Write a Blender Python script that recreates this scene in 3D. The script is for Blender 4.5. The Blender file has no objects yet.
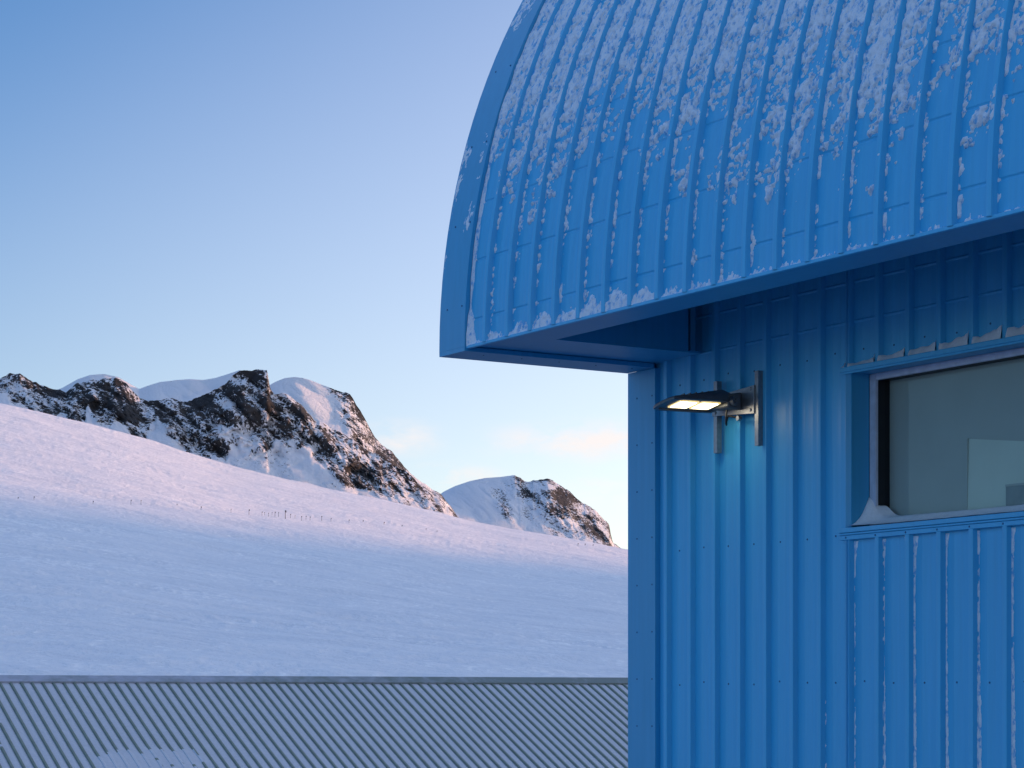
import bpy, bmesh, math, random
import numpy as np
from mathutils import Vector, Matrix

random.seed(7)
R = math.radians
S = bpy.context.scene
COL = S.collection
CAM_H = 6.0                      # eye height above the snow
F_PX = 2362.0                    # focal length in pixels of a 1024 wide frame

# ------------------------------------------------------------------ helpers
def put(o, parent=None):
    COL.objects.link(o)
    if parent is not None:
        o.parent = parent
    return o

def tag(o, label=None, cat=None, group=None, kind=None):
    if label: o['label'] = label
    if cat: o['category'] = cat
    if group: o['group'] = group
    if kind: o['kind'] = kind
    return o

def empty(name, loc, rz=0.0):
    o = bpy.data.objects.new(name, None)
    o.empty_display_size = 0.3
    o.location = loc
    o.rotation_euler = (0, 0, rz)
    return put(o)

class MB:
    """collects faces and becomes one mesh object"""
    def __init__(self):
        self.v, self.f, self.m = [], [], []
    def quad(self, a, b, c, d, m=0):
        n = len(self.v); self.v += [a, b, c, d]; self.f.append((n, n+1, n+2, n+3)); self.m.append(m)
    def poly(self, pts, m=0):
        n = len(self.v); self.v += list(pts); self.f.append(tuple(range(n, n+len(pts)))); self.m.append(m)
    def mesh(self, vs, fs, m=0):
        n = len(self.v); self.v += list(vs)
        for f in fs: self.f.append(tuple(i+n for i in f)); self.m.append(m)
    def box(self, x0, x1, y0, y1, z0, z1, m=0):
        vs = [(x, y, z) for z in (z0, z1) for y in (y0, y1) for x in (x0, x1)]
        self.mesh(vs, [(0,2,3,1),(4,5,7,6),(0,1,5,4),(1,3,7,5),(3,2,6,7),(2,0,4,6)], m)
    def hexa(self, p, m=0):      # eight corners: bottom four (ccw), top four
        self.mesh(p, [(3,2,1,0),(4,5,6,7),(0,1,5,4),(1,2,6,5),(2,3,7,6),(3,0,4,7)], m)
    def dot(self, c, r, axis, m=0, n=7):   # a small domed screw head
        ax = Vector(axis).normalized()
        u = ax.orthogonal().normalized(); w = ax.cross(u)
        c = Vector(c)
        ring = [c + (u*math.cos(t)+w*math.sin(t))*r for t in [2*math.pi*i/n for i in range(n)]]
        rim2 = [c + ax*r*0.55 + (u*math.cos(t)+w*math.sin(t))*r*0.7 for t in [2*math.pi*i/n for i in range(n)]]
        vs = [tuple(p) for p in ring+rim2]
        fs = [(i, (i+1)%n, n+(i+1)%n, n+i) for i in range(n)] + [tuple(range(n, 2*n))]
        self.mesh(vs, fs, m)
    def tube(self, pts, r, m=0, n=8):
        pts = [Vector(p) for p in pts]
        rings = []
        for i, p in enumerate(pts):
            t = (pts[min(i+1, len(pts)-1)] - pts[max(i-1, 0)]).normalized()
            u = t.orthogonal().normalized() if i == 0 else (rings_u - t*rings_u.dot(t)).normalized()
            rings_u = u
            w = t.cross(u)
            rings.append([tuple(p + (u*math.cos(a)+w*math.sin(a))*r) for a in [2*math.pi*k/n for k in range(n)]])
        vs = [v for rg in rings for v in rg]
        fs = []
        for i in range(len(rings)-1):
            for k in range(n):
                fs.append((i*n+k, i*n+(k+1)%n, (i+1)*n+(k+1)%n, (i+1)*n+k))
        fs += [tuple(range(n-1, -1, -1)), tuple(range((len(rings)-1)*n, len(rings)*n))]
        self.mesh(vs, fs, m)
    def build(self, name, mats, parent=None, smooth=None, bevel=None, merge=True):
        me = bpy.data.meshes.new(name)
        me.from_pydata([tuple(v) for v in self.v], [], self.f)
        if not isinstance(mats, (list, tuple)): mats = [mats]
        for m in mats: me.materials.append(m)
        me.polygons.foreach_set('material_index', self.m)
        bm = bmesh.new(); bm.from_mesh(me)
        if merge: bmesh.ops.remove_doubles(bm, verts=bm.verts, dist=1e-5)
        bmesh.ops.recalc_face_normals(bm, faces=bm.faces)
        bm.to_mesh(me); bm.free()
        o = put(bpy.data.objects.new(name, me), parent)
        if bevel:
            md = o.modifiers.new('bevel', 'BEVEL'); md.width = bevel; md.segments = 2
            md.limit_method = 'ANGLE'; md.angle_limit = R(35)
        if smooth is not None:
            for p in me.polygons: p.use_smooth = True
            me.set_sharp_from_angle(angle=R(smooth))
        return o

def grid_obj(name, P, mats, parent=None, keep=None, smooth=True, matidx=None, attrs=None, sharp=None):
    n, m = P.shape[:2]
    idx = np.arange(n*m).reshape(n, m)
    q = np.stack([idx[:-1,:-1], idx[1:,:-1], idx[1:,1:], idx[:-1,1:]], -1)
    if keep is not None:
        q = q[keep]
        mi = matidx[keep] if matidx is not None else None
    else:
        q = q.reshape(-1, 4)
        mi = matidx.reshape(-1) if matidx is not None else None
    co = P.reshape(-1, 3)
    used = np.unique(q)
    remap = np.zeros(n*m, dtype=np.int64); remap[used] = np.arange(len(used))
    q = remap[q]; co = co[used]
    me = bpy.data.meshes.new(name)
    me.vertices.add(len(co)); me.vertices.foreach_set('co', co.astype(np.float32).ravel())
    me.loops.add(q.size); me.loops.foreach_set('vertex_index', q.astype(np.int32).ravel())
    me.polygons.add(len(q)); me.polygons.foreach_set('loop_start', np.arange(0, q.size, 4, dtype=np.int32))
    if not isinstance(mats, (list, tuple)): mats = [mats]
    for mm in mats: me.materials.append(mm)
    if mi is not None: me.polygons.foreach_set('material_index', mi.astype(np.int32))
    me.update(calc_edges=True); me.validate()
    if attrs:
        for k, a in attrs.items():
            at = me.attributes.new(k, 'FLOAT', 'POINT')
            at.data.foreach_set('value', a.reshape(-1)[used].astype(np.float32))
    me.polygons.foreach_set('use_smooth', np.full(len(q), bool(smooth)))
    if sharp is not None: me.set_sharp_from_angle(angle=R(sharp))
    return put(bpy.data.objects.new(name, me), parent)

def _hash(i, j, seed):
    h = (i.astype(np.int64)*374761393 + j.astype(np.int64)*668265263 + seed*1274126177) & 0xffffffff
    h = ((h ^ (h >> 13)) * 1274126177) & 0xffffffff
    h = (h ^ (h >> 16)) & 0xffffffff
    return h / 4294967295.0

def vnoise(x, y, seed=0):
    xi = np.floor(x); yi = np.floor(y)
    fx = x-xi; fy = y-yi
    fx = fx*fx*fx*(fx*(fx*6-15)+10); fy = fy*fy*fy*(fy*(fy*6-15)+10)
    a = _hash(xi, yi, seed); b = _hash(xi+1, yi, seed); c = _hash(xi, yi+1, seed); d = _hash(xi+1, yi+1, seed)
    return (a*(1-fx)+b*fx)*(1-fy) + (c*(1-fx)+d*fx)*fy

def fbm(x, y, octv=5, seed=0, gain=0.5):
    s = 0; a = 1.0; t = 0
    for o in range(octv):
        c, sn = math.cos(0.6*o), math.sin(0.6*o)
        s = s + a*vnoise((x*c-y*sn)*2**o, (x*sn+y*c)*2**o, seed+o*17); t += a; a *= gain
    return s/t

def ridged(x, y, octv=5, seed=0, gain=0.55):
    s = 0; a = 1.0; t = 0
    for o in range(octv):
        c, sn = math.cos(0.7*o), math.sin(0.7*o)
        s = s + a*(1-np.abs(2*vnoise((x*c-y*sn)*2**o, (x*sn+y*c)*2**o, seed+o*31)-1)); t += a; a *= gain
    return s/t

def sstep(a, b, x):
    t = np.clip((x-a)/(b-a), 0, 1); return t*t*(3-2*t)

# ------------------------------------------------------------------ materials
def mat(name):
    m = bpy.data.materials.new(name); m.use_nodes = True
    nt = m.node_tree
    return m, nt, nt.nodes['Principled BSDF']

def nd(nt, typ, **kw):
    n = nt.nodes.new(typ)
    for k, v in kw.items():
        if k.startswith('i_'): n.inputs[k[2:].replace('_', ' ')].default_value = v
        else: setattr(n, k, v)
    return n

def ramp(nt, fac, stops):
    r = nt.nodes.new('ShaderNodeValToRGB')
    e = r.color_ramp.elements
    while len(e) < len(stops): e.new(0.5)
    for k, (p, c) in zip(e, stops):
        k.position = p; k.color = c if len(c) == 4 else (*c, 1)
    nt.links.new(fac, r.inputs['Fac'])
    return r

def paint(name, col, rough=0.40, spots=True, dust=0.5):
    """factory coated steel sheet: slight run marks, dust and soft oil-canning"""
    m, nt, b = mat(name); L = nt.links.new
    tc = nd(nt, 'ShaderNodeTexCoord')
    mp = nd(nt, 'ShaderNodeMapping'); mp.inputs['Scale'].default_value = (26, 26, 0.9)
    L(tc.outputs['Object'], mp.inputs['Vector'])
    n1 = nd(nt, 'ShaderNodeTexNoise', i_Scale=1.0, i_Detail=5.0, i_Roughness=0.6); L(mp.outputs['Vector'], n1.inputs['Vector'])
    n2 = nd(nt, 'ShaderNodeTexNoise', i_Scale=1.3, i_Detail=4.0); L(tc.outputs['Object'], n2.inputs['Vector'])
    lo = tuple(c*0.95 for c in col); hi = tuple(min(1, c*1.04+0.004) for c in col)
    r1 = ramp(nt, n1.outputs['Fac'], [(0.3, lo), (0.7, hi)])
    mx = nd(nt, 'ShaderNodeMixRGB', blend_type='MIX'); mx.inputs['Color2'].default_value = (0.42, 0.48, 0.58, 1)
    r2 = ramp(nt, n2.outputs['Fac'], [(0.45, (0, 0, 0)), (0.8, (0.10*dust,)*3)])
    L(r1.outputs['Color'], mx.inputs['Color1']); L(r2.outputs['Color'], mx.inputs['Fac'])
    L(mx.outputs['Color'], b.inputs['Base Color'])
    rr = nd(nt, 'ShaderNodeMapRange'); rr.inputs['To Min'].default_value = rough-0.05; rr.inputs['To Max'].default_value = rough+0.12
    L(n2.outputs['Fac'], rr.inputs['Value']); L(rr.outputs['Result'], b.inputs['Roughness'])
    b.inputs['Specular IOR Level'].default_value = 0.75
    mp2 = nd(nt, 'ShaderNodeMapping'); mp2.inputs['Scale'].default_value = (4, 4, 1.3)
    L(tc.outputs['Object'], mp2.inputs['Vector'])
    n3 = nd(nt, 'ShaderNodeTexNoise', i_Scale=1.0, i_Detail=2.0); L(mp2.outputs['Vector'], n3.inputs['Vector'])
    bp = nd(nt, 'ShaderNodeBump', i_Strength=0.16, i_Distance=0.012)
    L(n3.outputs['Fac'], bp.inputs['Height']); L(bp.outputs['Normal'], b.inputs['Normal'])
    return m

def plain(name, col, rough=0.6, metal=0.0, var=0.15, scale=9.0):
    m, nt, b = mat(name); L = nt.links.new
    tc = nd(nt, 'ShaderNodeTexCoord')
    n = nd(nt, 'ShaderNodeTexNoise', i_Scale=scale, i_Detail=5.0); L(tc.outputs['Object'], n.inputs['Vector'])
    r = ramp(nt, n.outputs['Fac'], [(0.3, tuple(c*(1-var) for c in col)), (0.7, tuple(min(1, c*(1+var)) for c in col))])
    L(r.outputs['Color'], b.inputs['Base Color'])
    b.inputs['Roughness'].default_value = rough; b.inputs['Metallic'].default_value = metal
    return m

def snow(name, col=(0.80, 0.82, 0.86), scale=60.0, bump=0.6, dist=0.01):
    m, nt, b = mat(name); L = nt.links.new
    tc = nd(nt, 'ShaderNodeTexCoord')
    n = nd(nt, 'ShaderNodeTexNoise', i_Scale=scale, i_Detail=6.0, i_Roughness=0.65); L(tc.outputs['Object'], n.inputs['Vector'])
    r = ramp(nt, n.outputs['Fac'], [(0.25, tuple(c*0.86 for c in col)), (0.7, col)])
    L(r.outputs['Color'], b.inputs['Base Color']); b.inputs['Roughness'].default_value = 0.75
    b.inputs['Specular IOR Level'].default_value = 0.25
    bp = nd(nt, 'ShaderNodeBump', i_Strength=bump, i_Distance=dist)
    L(n.outputs['Fac'], bp.inputs['Height']); L(bp.outputs['Normal'], b.inputs['Normal'])
    return m

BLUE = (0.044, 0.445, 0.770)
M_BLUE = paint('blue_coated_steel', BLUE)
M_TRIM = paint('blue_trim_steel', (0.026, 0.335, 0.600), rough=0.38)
M_SCREW = plain('screw_blue', (0.015, 0.10, 0.25), 0.45)
M_FROST = snow('frost', (0.86, 0.90, 0.99), 70, 0.8, 0.010)
def mottle(m, thin, lo, hi, sc):
    """thin frost lets the colour of the sheet through in fine flecks"""
    nt = m.node_tree; b = nt.nodes['Principled BSDF']; LL = nt.links.new
    old = b.inputs['Base Color'].links[0].from_socket
    tc = nd(nt, 'ShaderNodeTexCoord'); mp = nd(nt, 'ShaderNodeMapping'); mp.inputs['Scale'].default_value = sc; mp.inputs['Rotation'].default_value = (0.5, 0.0, 0.0)
    LL(tc.outputs['Object'], mp.inputs['Vector'])
    n = nd(nt, 'ShaderNodeTexNoise', i_Scale=1.0, i_Detail=5.0, i_Roughness=0.7); LL(mp.outputs['Vector'], n.inputs['Vector'])
    r = ramp(nt, n.outputs['Fac'], [(lo, (1, 1, 1)), (hi, (0, 0, 0))])
    mx = nd(nt, 'ShaderNodeMixRGB'); mx.inputs['Color2'].default_value = (*thin, 1)
    LL(r.outputs['Color'], mx.inputs['Fac']); LL(old, mx.inputs['Color1']); LL(mx.outputs['Color'], b.inputs['Base Color'])
mottle(M_FROST, (0.16, 0.46, 0.80), 0.37, 0.50, (26, 26, 15))
M_DRIFT = snow('drift_snow', (0.95, 0.955, 0.97), 45, 0.4, 0.006)
M_STEEL = plain('galvanised_steel', (0.30, 0.30, 0.31), 0.42, 0.8, 0.12, 30)
M_DARK = plain('dark_cast_metal', (0.10, 0.11, 0.12), 0.45, 0.2, 0.15, 14)
M_RIM = plain('grey_cast_metal', (0.115, 0.12, 0.13), 0.4, 0.2, 0.1, 14)
M_RUBBER = plain('black_rubber', (0.012, 0.012, 0.014), 0.5)
M_FRAME = plain('rimed_window_frame', (0.58, 0.62, 0.74), 0.6, 0, 0.12, 14)
M_REVEAL = plain('black_reveal', (0.006, 0.007, 0.012), 0.5)
M_BLIND = plain('grey_green_blind', (0.50, 0.52, 0.48), 0.9, 0, 0.04, 3)
M_BOARD = plain('pale_board', (0.74, 0.78, 0.66), 0.8, 0, 0.04, 3)
M_BOXG = plain('grey_box', (0.30, 0.34, 0.34), 0.8)
M_INNER = plain('inner_wall', (0.25, 0.25, 0.25), 0.9)
M_POLE = plain('marker_pole_dark', (0.03, 0.03, 0.035), 0.8)
M_FLAG = plain('marker_flag_cloth', (0.16, 0.13, 0.14), 0.9)

def emit(name, col, s):
    m, nt, b = mat(name)
    tc = nd(nt, 'ShaderNodeTexCoord')
    v = nd(nt, 'ShaderNodeTexNoise', i_Scale=40.0); nt.links.new(tc.outputs['Object'], v.inputs['Vector'])
    r = ramp(nt, v.outputs['Fac'], [(0.2, tuple(c*0.9 for c in col)), (0.8, col)])
    nt.links.new(r.outputs['Color'], b.inputs['Emission Color']); b.inputs['Emission Strength'].default_value = s
    b.inputs['Base Color'].default_value = (0.8, 0.8, 0.75, 1)
    return m
M_LED = emit('lit_led_panel', (1.0, 0.88, 0.64), 5.0)
M_LED_GLOW = emit('led_glow_ring', (1.0, 0.72, 0.22), 0.42)  # dim yellow ring that paints the lamp's glow around each panel

def glass_mat():
    m = bpy.data.materials.new('window_glass'); m.use_nodes = True
    nt = m.node_tree; nt.nodes.clear(); L = nt.links.new
    out = nd(nt, 'ShaderNodeOutputMaterial'); mix = nd(nt, 'ShaderNodeMixShader')
    tr = nd(nt, 'ShaderNodeBsdfTransparent'); tr.inputs['Color'].default_value = (0.80, 0.86, 0.86, 1)
    gl = nd(nt, 'ShaderNodeBsdfGlossy'); gl.inputs['Roughness'].default_value = 0.03
    fr = nd(nt, 'ShaderNodeLayerWeight', i_Blend=0.5)
    pw = nd(nt, 'ShaderNodeMath', operation='POWER'); pw.inputs[1].default_value = 4.0
    L(fr.outputs['Facing'], pw.inputs[0])
    ad = nd(nt, 'ShaderNodeMath', operation='MULTIPLY_ADD'); ad.inputs[1].default_value = 0.9; ad.inputs[2].default_value = 0.02
    L(pw.outputs[0], ad.inputs[0]); L(ad.outputs[0], mix.inputs['Fac'])
    L(tr.outputs['BSDF'], mix.inputs[1]); L(gl.outputs['BSDF'], mix.inputs[2]); L(mix.outputs['Shader'], out.inputs['Surface'])
    return m
M_GLASS = glass_mat()

def snowfield_mat():
    m, nt, b = mat('snowfield'); L = nt.links.new
    tc = nd(nt, 'ShaderNodeTexCoord')
    def layer(scale, rot, det=6.0, seed=0.0):
        mp = nd(nt, 'ShaderNodeMapping'); mp.inputs['Scale'].default_value = scale
        mp.inputs['Rotation'].default_value = (0, 0, rot); mp.inputs['Location'].default_value = (seed, seed, 0)
        L(tc.outputs['Object'], mp.inputs['Vector'])
        n = nd(nt, 'ShaderNodeTexNoise', i_Scale=1.0, i_Detail=det, i_Roughness=0.62); L(mp.outputs['Vector'], n.inputs['Vector'])
        return n
    a = layer((0.05, 0.085, 0.05), R(-14)); c = layer((0.55, 0.40, 0.2), R(-20), 5.0, 13.0); d = layer((0.012, 0.03, 0.02), R(8), 3.0, 5.0)
    f1 = layer((0.55, 0.28, 0.2), R(-9), 6.0, 31.0); f2 = layer((0.02, 0.035, 0.02), R(-5), 3.0, 77.0)
    r = ramp(nt, a.outputs['Fac'], [(0.30, (0.745, 0.775, 0.82)), (0.62, (0.86, 0.875, 0.90))])
    fm = nd(nt, 'ShaderNodeMath', operation='MULTIPLY_ADD'); fm.inputs[1].default_value = 0.55
    L(f2.outputs['Fac'], fm.inputs[0]); L(f1.outputs['Fac'], fm.inputs[2])
    fr_ = ramp(nt, fm.outputs[0], [(0.83, (0, 0, 0)), (0.95, (1, 1, 1))])
    fx = nd(nt, 'ShaderNodeMixRGB'); fx.inputs['Color2'].default_value = (0.97, 0.975, 0.98, 1)
    L(fr_.outputs['Color'], fx.inputs['Fac']); L(r.outputs['Color'], fx.inputs['Color1']); L(fx.outputs['Color'], b.inputs['Base Color'])
    b.inputs['Roughness'].default_value = 0.7; b.inputs['Specular IOR Level'].default_value = 0.2
    s1 = nd(nt, 'ShaderNodeMath', operation='MULTIPLY_ADD'); s1.inputs[1].default_value = 0.35
    L(c.outputs['Fac'], s1.inputs[0]); L(a.outputs['Fac'], s1.inputs[2])
    bp = nd(nt, 'ShaderNodeBump', i_Strength=0.65, i_Distance=2.6)
    L(s1.outputs[0], bp.inputs['Height']); L(bp.outputs['Normal'], b.inputs['Normal'])
    return m
M_SNOW = snowfield_mat()

def mountain_mat():
    m, nt, b = mat('rock_and_snow'); L = nt.links.new
    tc = nd(nt, 'ShaderNodeTexCoord')
    at = nd(nt, 'ShaderNodeAttribute', attribute_name='rock')
    n1 = nd(nt, 'ShaderNodeTexNoise', i_Scale=0.40, i_Detail=8.0, i_Roughness=0.70); L(tc.outputs['Object'], n1.inputs['Vector'])
    n2 = nd(nt, 'ShaderNodeTexNoise', i_Scale=0.05, i_Detail=6.0); L(tc.outputs['Object'], n2.inputs['Vector'])
    ma = nd(nt, 'ShaderNodeMath', operation='MULTIPLY_ADD'); ma.inputs[1].default_value = 2.6
    sb = nd(nt, 'ShaderNodeMath', operation='SUBTRACT'); sb.inputs[1].default_value = 0.5
    L(n1.outputs['Fac'], sb.inputs[0]); L(sb.outputs[0], ma.inputs[0]); L(at.outputs['Fac'], ma.inputs[2])
    k = ramp(nt, ma.outputs[0], [(0.46, (0, 0, 0)), (0.56, (1, 1, 1))])
    rk = ramp(nt, n2.outputs['Fac'], [(0.30, (0.021, 0.022, 0.025)), (0.55, (0.046, 0.045, 0.047)), (0.80, (0.095, 0.085, 0.077))])
    mx = nd(nt, 'ShaderNodeMixRGB'); mx.inputs['Color1'].default_value = (0.80, 0.82, 0.86, 1)
    L(k.outputs['Color'], mx.inputs['Fac']); L(rk.outputs['Color'], mx.inputs['Color2'])
    L(mx.outputs['Color'], b.inputs['Base Color'])
    b.inputs['Roughness'].default_value = 0.85; b.inputs['Specular IOR Level'].default_value = 0.2
    bp = nd(nt, 'ShaderNodeBump', i_Strength=0.8, i_Distance=2.5)
    L(n1.outputs['Fac'], bp.inputs['Height']); L(bp.outputs['Normal'], b.inputs['Normal'])
    return m
M_MTN = mountain_mat()

M_GREY = plain('grey_green_roof_steel', (0.165, 0.205, 0.165), 0.5, 0, 0.15, 4)
M_RSNOW = snow('roof_rime', (0.58, 0.62, 0.68), 14, 0.5, 0.02)
def cap_mat():
    m, nt, b = mat('rimed_ridge_cap'); L = nt.links.new
    tc = nd(nt, 'ShaderNodeTexCoord')
    n = nd(nt, 'ShaderNodeTexNoise', i_Scale=1.6, i_Detail=8.0, i_Roughness=0.7); L(tc.outputs['Object'], n.inputs['Vector'])
    sx = nd(nt, 'ShaderNodeSeparateXYZ'); L(tc.outputs['Object'], sx.inputs[0])
    g = nd(nt, 'ShaderNodeMapRange'); g.inputs['From Min'].default_value = -8; g.inputs['From Max'].default_value = 6
    g.inputs['To Min'].default_value = 0.22; g.inputs['To Max'].default_value = -0.12
    L(sx.outputs[0], g.inputs['Value'])
    ad = nd(nt, 'ShaderNodeMath', operation='ADD'); L(n.outputs['Fac'], ad.inputs[0]); L(g.outputs['Result'], ad.inputs[1])
    r = ramp(nt, ad.outputs[0], [(0.40, (0.16, 0.20, 0.19)), (0.75, (0.38, 0.41, 0.50))])
    L(r.outputs['Color'], b.inputs['Base Color']); b.inputs['Roughness'].default_value = 0.6
    return m
M_CAP = cap_mat()

# ------------------------------------------------------------------ terrain
def yimg(xs, ys):
    k = (np.array(xs, float)-512)/F_PX
    e = (698-np.array(ys, float))/F_PX
    return k, e
SKX, SKE = yimg([-1100, -600, -250, 0, 50, 100, 150, 226, 285, 344, 407, 457, 510, 560, 600, 629, 720, 900, 1200, 1800],
                [262, 324, 378, 408, 419, 430, 442, 466, 478, 491, 505, 519, 528, 537, 543, 549, 571, 606, 650, 690])
RC = 1500.0
_kt = np.linspace(-3.0, 3.0, 6001)
_et = np.interp(_kt, SKX, SKE)
_g = np.exp(-0.5*(np.arange(-60, 61)/16.0)**2); _g /= _g.sum()
_et = np.convolve(np.pad(_et, 60, mode='edge'), _g, 'valid')
def crest(k): return np.interp(k, _kt, _et)
def terrain(phi, rho):
    fwd = sstep(math.cos(R(85)), math.cos(R(50)), np.cos(phi))
    k = np.tan(np.clip(phi, -R(80), R(80)))
    hc = crest(k)*RC + CAM_H
    u = rho/RC
    g = np.where(u < 1, np.power(np.maximum(u, 1e-6), 1.6), 1-(u-1)*0.55-0.25*(u-1)**2)
    g = np.maximum(g, 0.0)
    h = fwd*hc*g
    return h

def make_ground():
    ph_in = np.linspace(R(-14.5), R(5.5), 640)
    ph = np.concatenate([np.linspace(R(-180), R(-60), 40, endpoint=False), np.linspace(R(-60), R(-14.5), 70, endpoint=False),
                         ph_in, np.linspace(R(5.5), R(60), 80)[1:], np.linspace(R(60), R(180), 40)[1:]])
    rh = np.concatenate([[0.5, 4, 10, 18, 28, 40], np.geomspace(50, 180, 40, endpoint=False), np.geomspace(180, 1700, 420), np.geomspace(1750, 40000, 40)])
    PH, RH = np.meshgrid(ph, rh, indexing='ij')
    X = RH*np.sin(PH); Y = RH*np.cos(PH)
    Z = terrain(PH, RH)
    # wind-carved relief, long ridges running down-slope to the right
    c, s = math.cos(R(-14)), math.sin(R(-14))
    U = X*c-Y*s; V = X*s+Y*c
    big = fbm(U/110, V/38, 4, 3)-0.5
    mid = fbm(U/26, V/15, 4, 9)-0.5
    sas = ridged(U/6.5, V/6, 3, 21)-0.5
    patch = sstep(0.45, 0.7, fbm(U/90, V/30, 3, 40))
    amp = sstep(60, 220, RH)*(1-sstep(1700, 2600, RH))
    Z = Z + amp*(big*3.0 + mid*1.5 + sas*patch*0.7)
    o = grid_obj('ground', np.stack([X, Y, Z], -1), M_SNOW)
    tag(o, 'wide wind-carved snow slope rising to the rocky ridge on the left', 'snow', kind='structure')
make_ground()

M_DIM_GRAVEL = plain('bounce_dimming_gravel', (0.22, 0.225, 0.24), 0.95, 0, 0.5, 6)
def make_added_yard():  # unseen gravel added to darken the light bounced up under the overhang
    ph = np.linspace(-math.pi, math.pi, 181); rh = np.array([0.05, 3, 6, 10, 14, 18, 22, 26, 30, 34, 38, 42, 45])
    PH, RH = np.meshgrid(ph, rh, indexing='ij')
    RR_ = RH*(1+0.10*(fbm(np.cos(PH)*2, np.sin(PH)*2, 3, 12)-0.5)*(RH > 30))
    Z_ = terrain(PH, RR_) + 0.03 + 0.02*np.minimum(RR_, 10)/10
    o = grid_obj('added_yard', np.stack([RR_*np.sin(PH), RR_*np.cos(PH), Z_], -1), M_DIM_GRAVEL)
    tag(o, 'unseen gravel ground added around the blue building to dim light bounced upward', 'added_yard', kind='structure')
make_added_yard()

def mountain(name, xs, ys, depth, run, label, rockf, seed, rough=1.0, k0=None, k1=None, n=760, base_drop=0.006, shear=0.9):
    """a ridge: front face from the snowfield up to its crest line, then a long back slope"""
    kx, ke = yimg(xs, ys)
    k = np.linspace(k0 if k0 is not None else kx[0], k1 if k1 is not None else kx[-1], n)
    E = np.interp(k, kx, ke)
    px = k*F_PX+512
    E = E + ((fbm(px/7.0, px*0+seed, 4, seed)-0.5)*4.6*rough)/F_PX*np.interp(px, *rockf['edge']) if 'edge' in rockf else E
    v = np.concatenate([np.linspace(0, 1, 150), 1+np.linspace(0.02, 3.0, 26)])
    K, V = np.meshgrid(k, v, indexing='ij')
    EE = E[:, None]*np.ones_like(V); BB = np.minimum(crest(K), EE) - base_drop
    PX = K*F_PX+512
    front = np.clip(V, 0, 1)
    el = BB+(EE-BB)*np.power(front, rockf.get('pow', 0.85))
    hgt = (EE-BB)*depth
    rho = depth + run*front
    H = el*rho
    # gullies and crags, sheared down to the right
    sx = (PX*depth/F_PX); sz = H
    A = sx + shear*sz*0.8; B = sz - 0.25*sx
    g1 = ridged(A/38, B/70, 3, seed)-0.55
    g2 = ridged(A/12, B/17, 4, seed+5)-0.55
    g3 = fbm(sx/4.5, sz/4.0, 4, seed+9)-0.5
    env = np.sin(np.pi*np.clip(front, 0, 1))**0.6
    YI = 698-el*F_PX
    rockzone = rockf['zone'](PX, front, sx, sz, YI)
    rho = rho + env*rough*(g1*36*np.clip(hgt/60, 0.2, 1) + rockzone*(g2*20+g3*9))
    back = np.clip(V-1, 0, None)
    rho = rho + back*run*1.3
    H = np.where(V > 1, E[:, None]*(depth+run) - back*np.maximum(hgt, 10)*0.9 - back**2*4, el*(depth+run*front) + env*rough*rockzone*(g3*3.5))
    PHI = np.arctan(K)
    P = np.stack([rho*np.sin(PHI)/np.cos(PHI), rho*np.ones_like(PHI), H+CAM_H], -1)
    # steepness
    du = np.gradient(P, axis=0); dv = np.gradient(P, axis=1)
    N = np.cross(du, dv); N /= (np.linalg.norm(N, axis=-1, keepdims=True)+1e-9)
    nz = np.abs(N[..., 2])
    steep = 1-nz
    bands = ridged(A/9, B/26, 4, seed+13)
    blot = fbm(sx/16, sz/11, 4, seed+77)
    rock = rockzone*(0.455 + 0.16*sstep(0.10, 0.55, steep) + 0.9*(bands-0.55) + 0.9*(blot-0.5))
    rock = np.where(rockzone < 0.02, 0, np.clip(rock, 0, 1.2))
    o = grid_obj(name, P, M_MTN, attrs={'rock': rock})
    tag(o, label, 'mountain', kind='structure')
    return o

# front rocky ridge
# lower limit of the bare rock along the face, tongue by tongue
RLX = [-420, -200, -60, 0, 18, 35, 50, 60, 72, 83, 87, 92, 100, 120, 145, 150, 158, 166, 185, 205, 226, 232, 240, 255, 265, 275, 290, 303, 320, 332, 344, 360, 380, 407, 440, 457, 470]
RLY = [380, 400, 400, 386, 402, 420, 431, 416, 425, 432, 400, 412, 420, 430, 440, 424, 420, 438, 452, 462, 467, 446, 440, 456, 452, 440, 440, 446, 455, 470, 486, 488, 499, 505, 514, 520, 530]
def zone_a(px, f, sx, sz, y):
    lim = np.interp(px, RLX, RLY)
    j = (fbm(sx/13, sz/13, 4, 29)-0.5)*26
    z = sstep(5, -5, y+j-lim)
    z = np.maximum(z, 0.42*sstep(0.54, 0.66, fbm(sx/14+9, sz/9, 4, 57)))
    return z
mountain('mountain',
   [-420, -200, -60, 0, 10, 20, 33, 42, 50, 60, 66, 76, 90, 104, 115, 128, 140, 150, 160, 172, 183, 200, 212, 225, 232, 240, 250, 258, 267, 270, 275, 282, 290, 297, 303, 315, 325, 333, 345, 357, 372, 390, 406, 425, 440, 452, 459, 466],
   [330, 366, 372, 378, 373, 374, 383, 384, 387, 389, 393, 384, 381, 379, 376, 385, 398, 401, 400, 397, 401, 397, 391, 384, 377, 372, 370, 369, 371, 388, 394, 393, 396, 402, 407, 420, 423, 428, 436, 443, 452, 462, 472, 489, 500, 509, 517, 530],
   1520, 85, 'dark jagged rock ridge streaked with snow, standing above the slope on the left',
   dict(zone=zone_a, edge=([-400, 466], [1, 1])), 11, rough=1.0, n=900)
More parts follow.
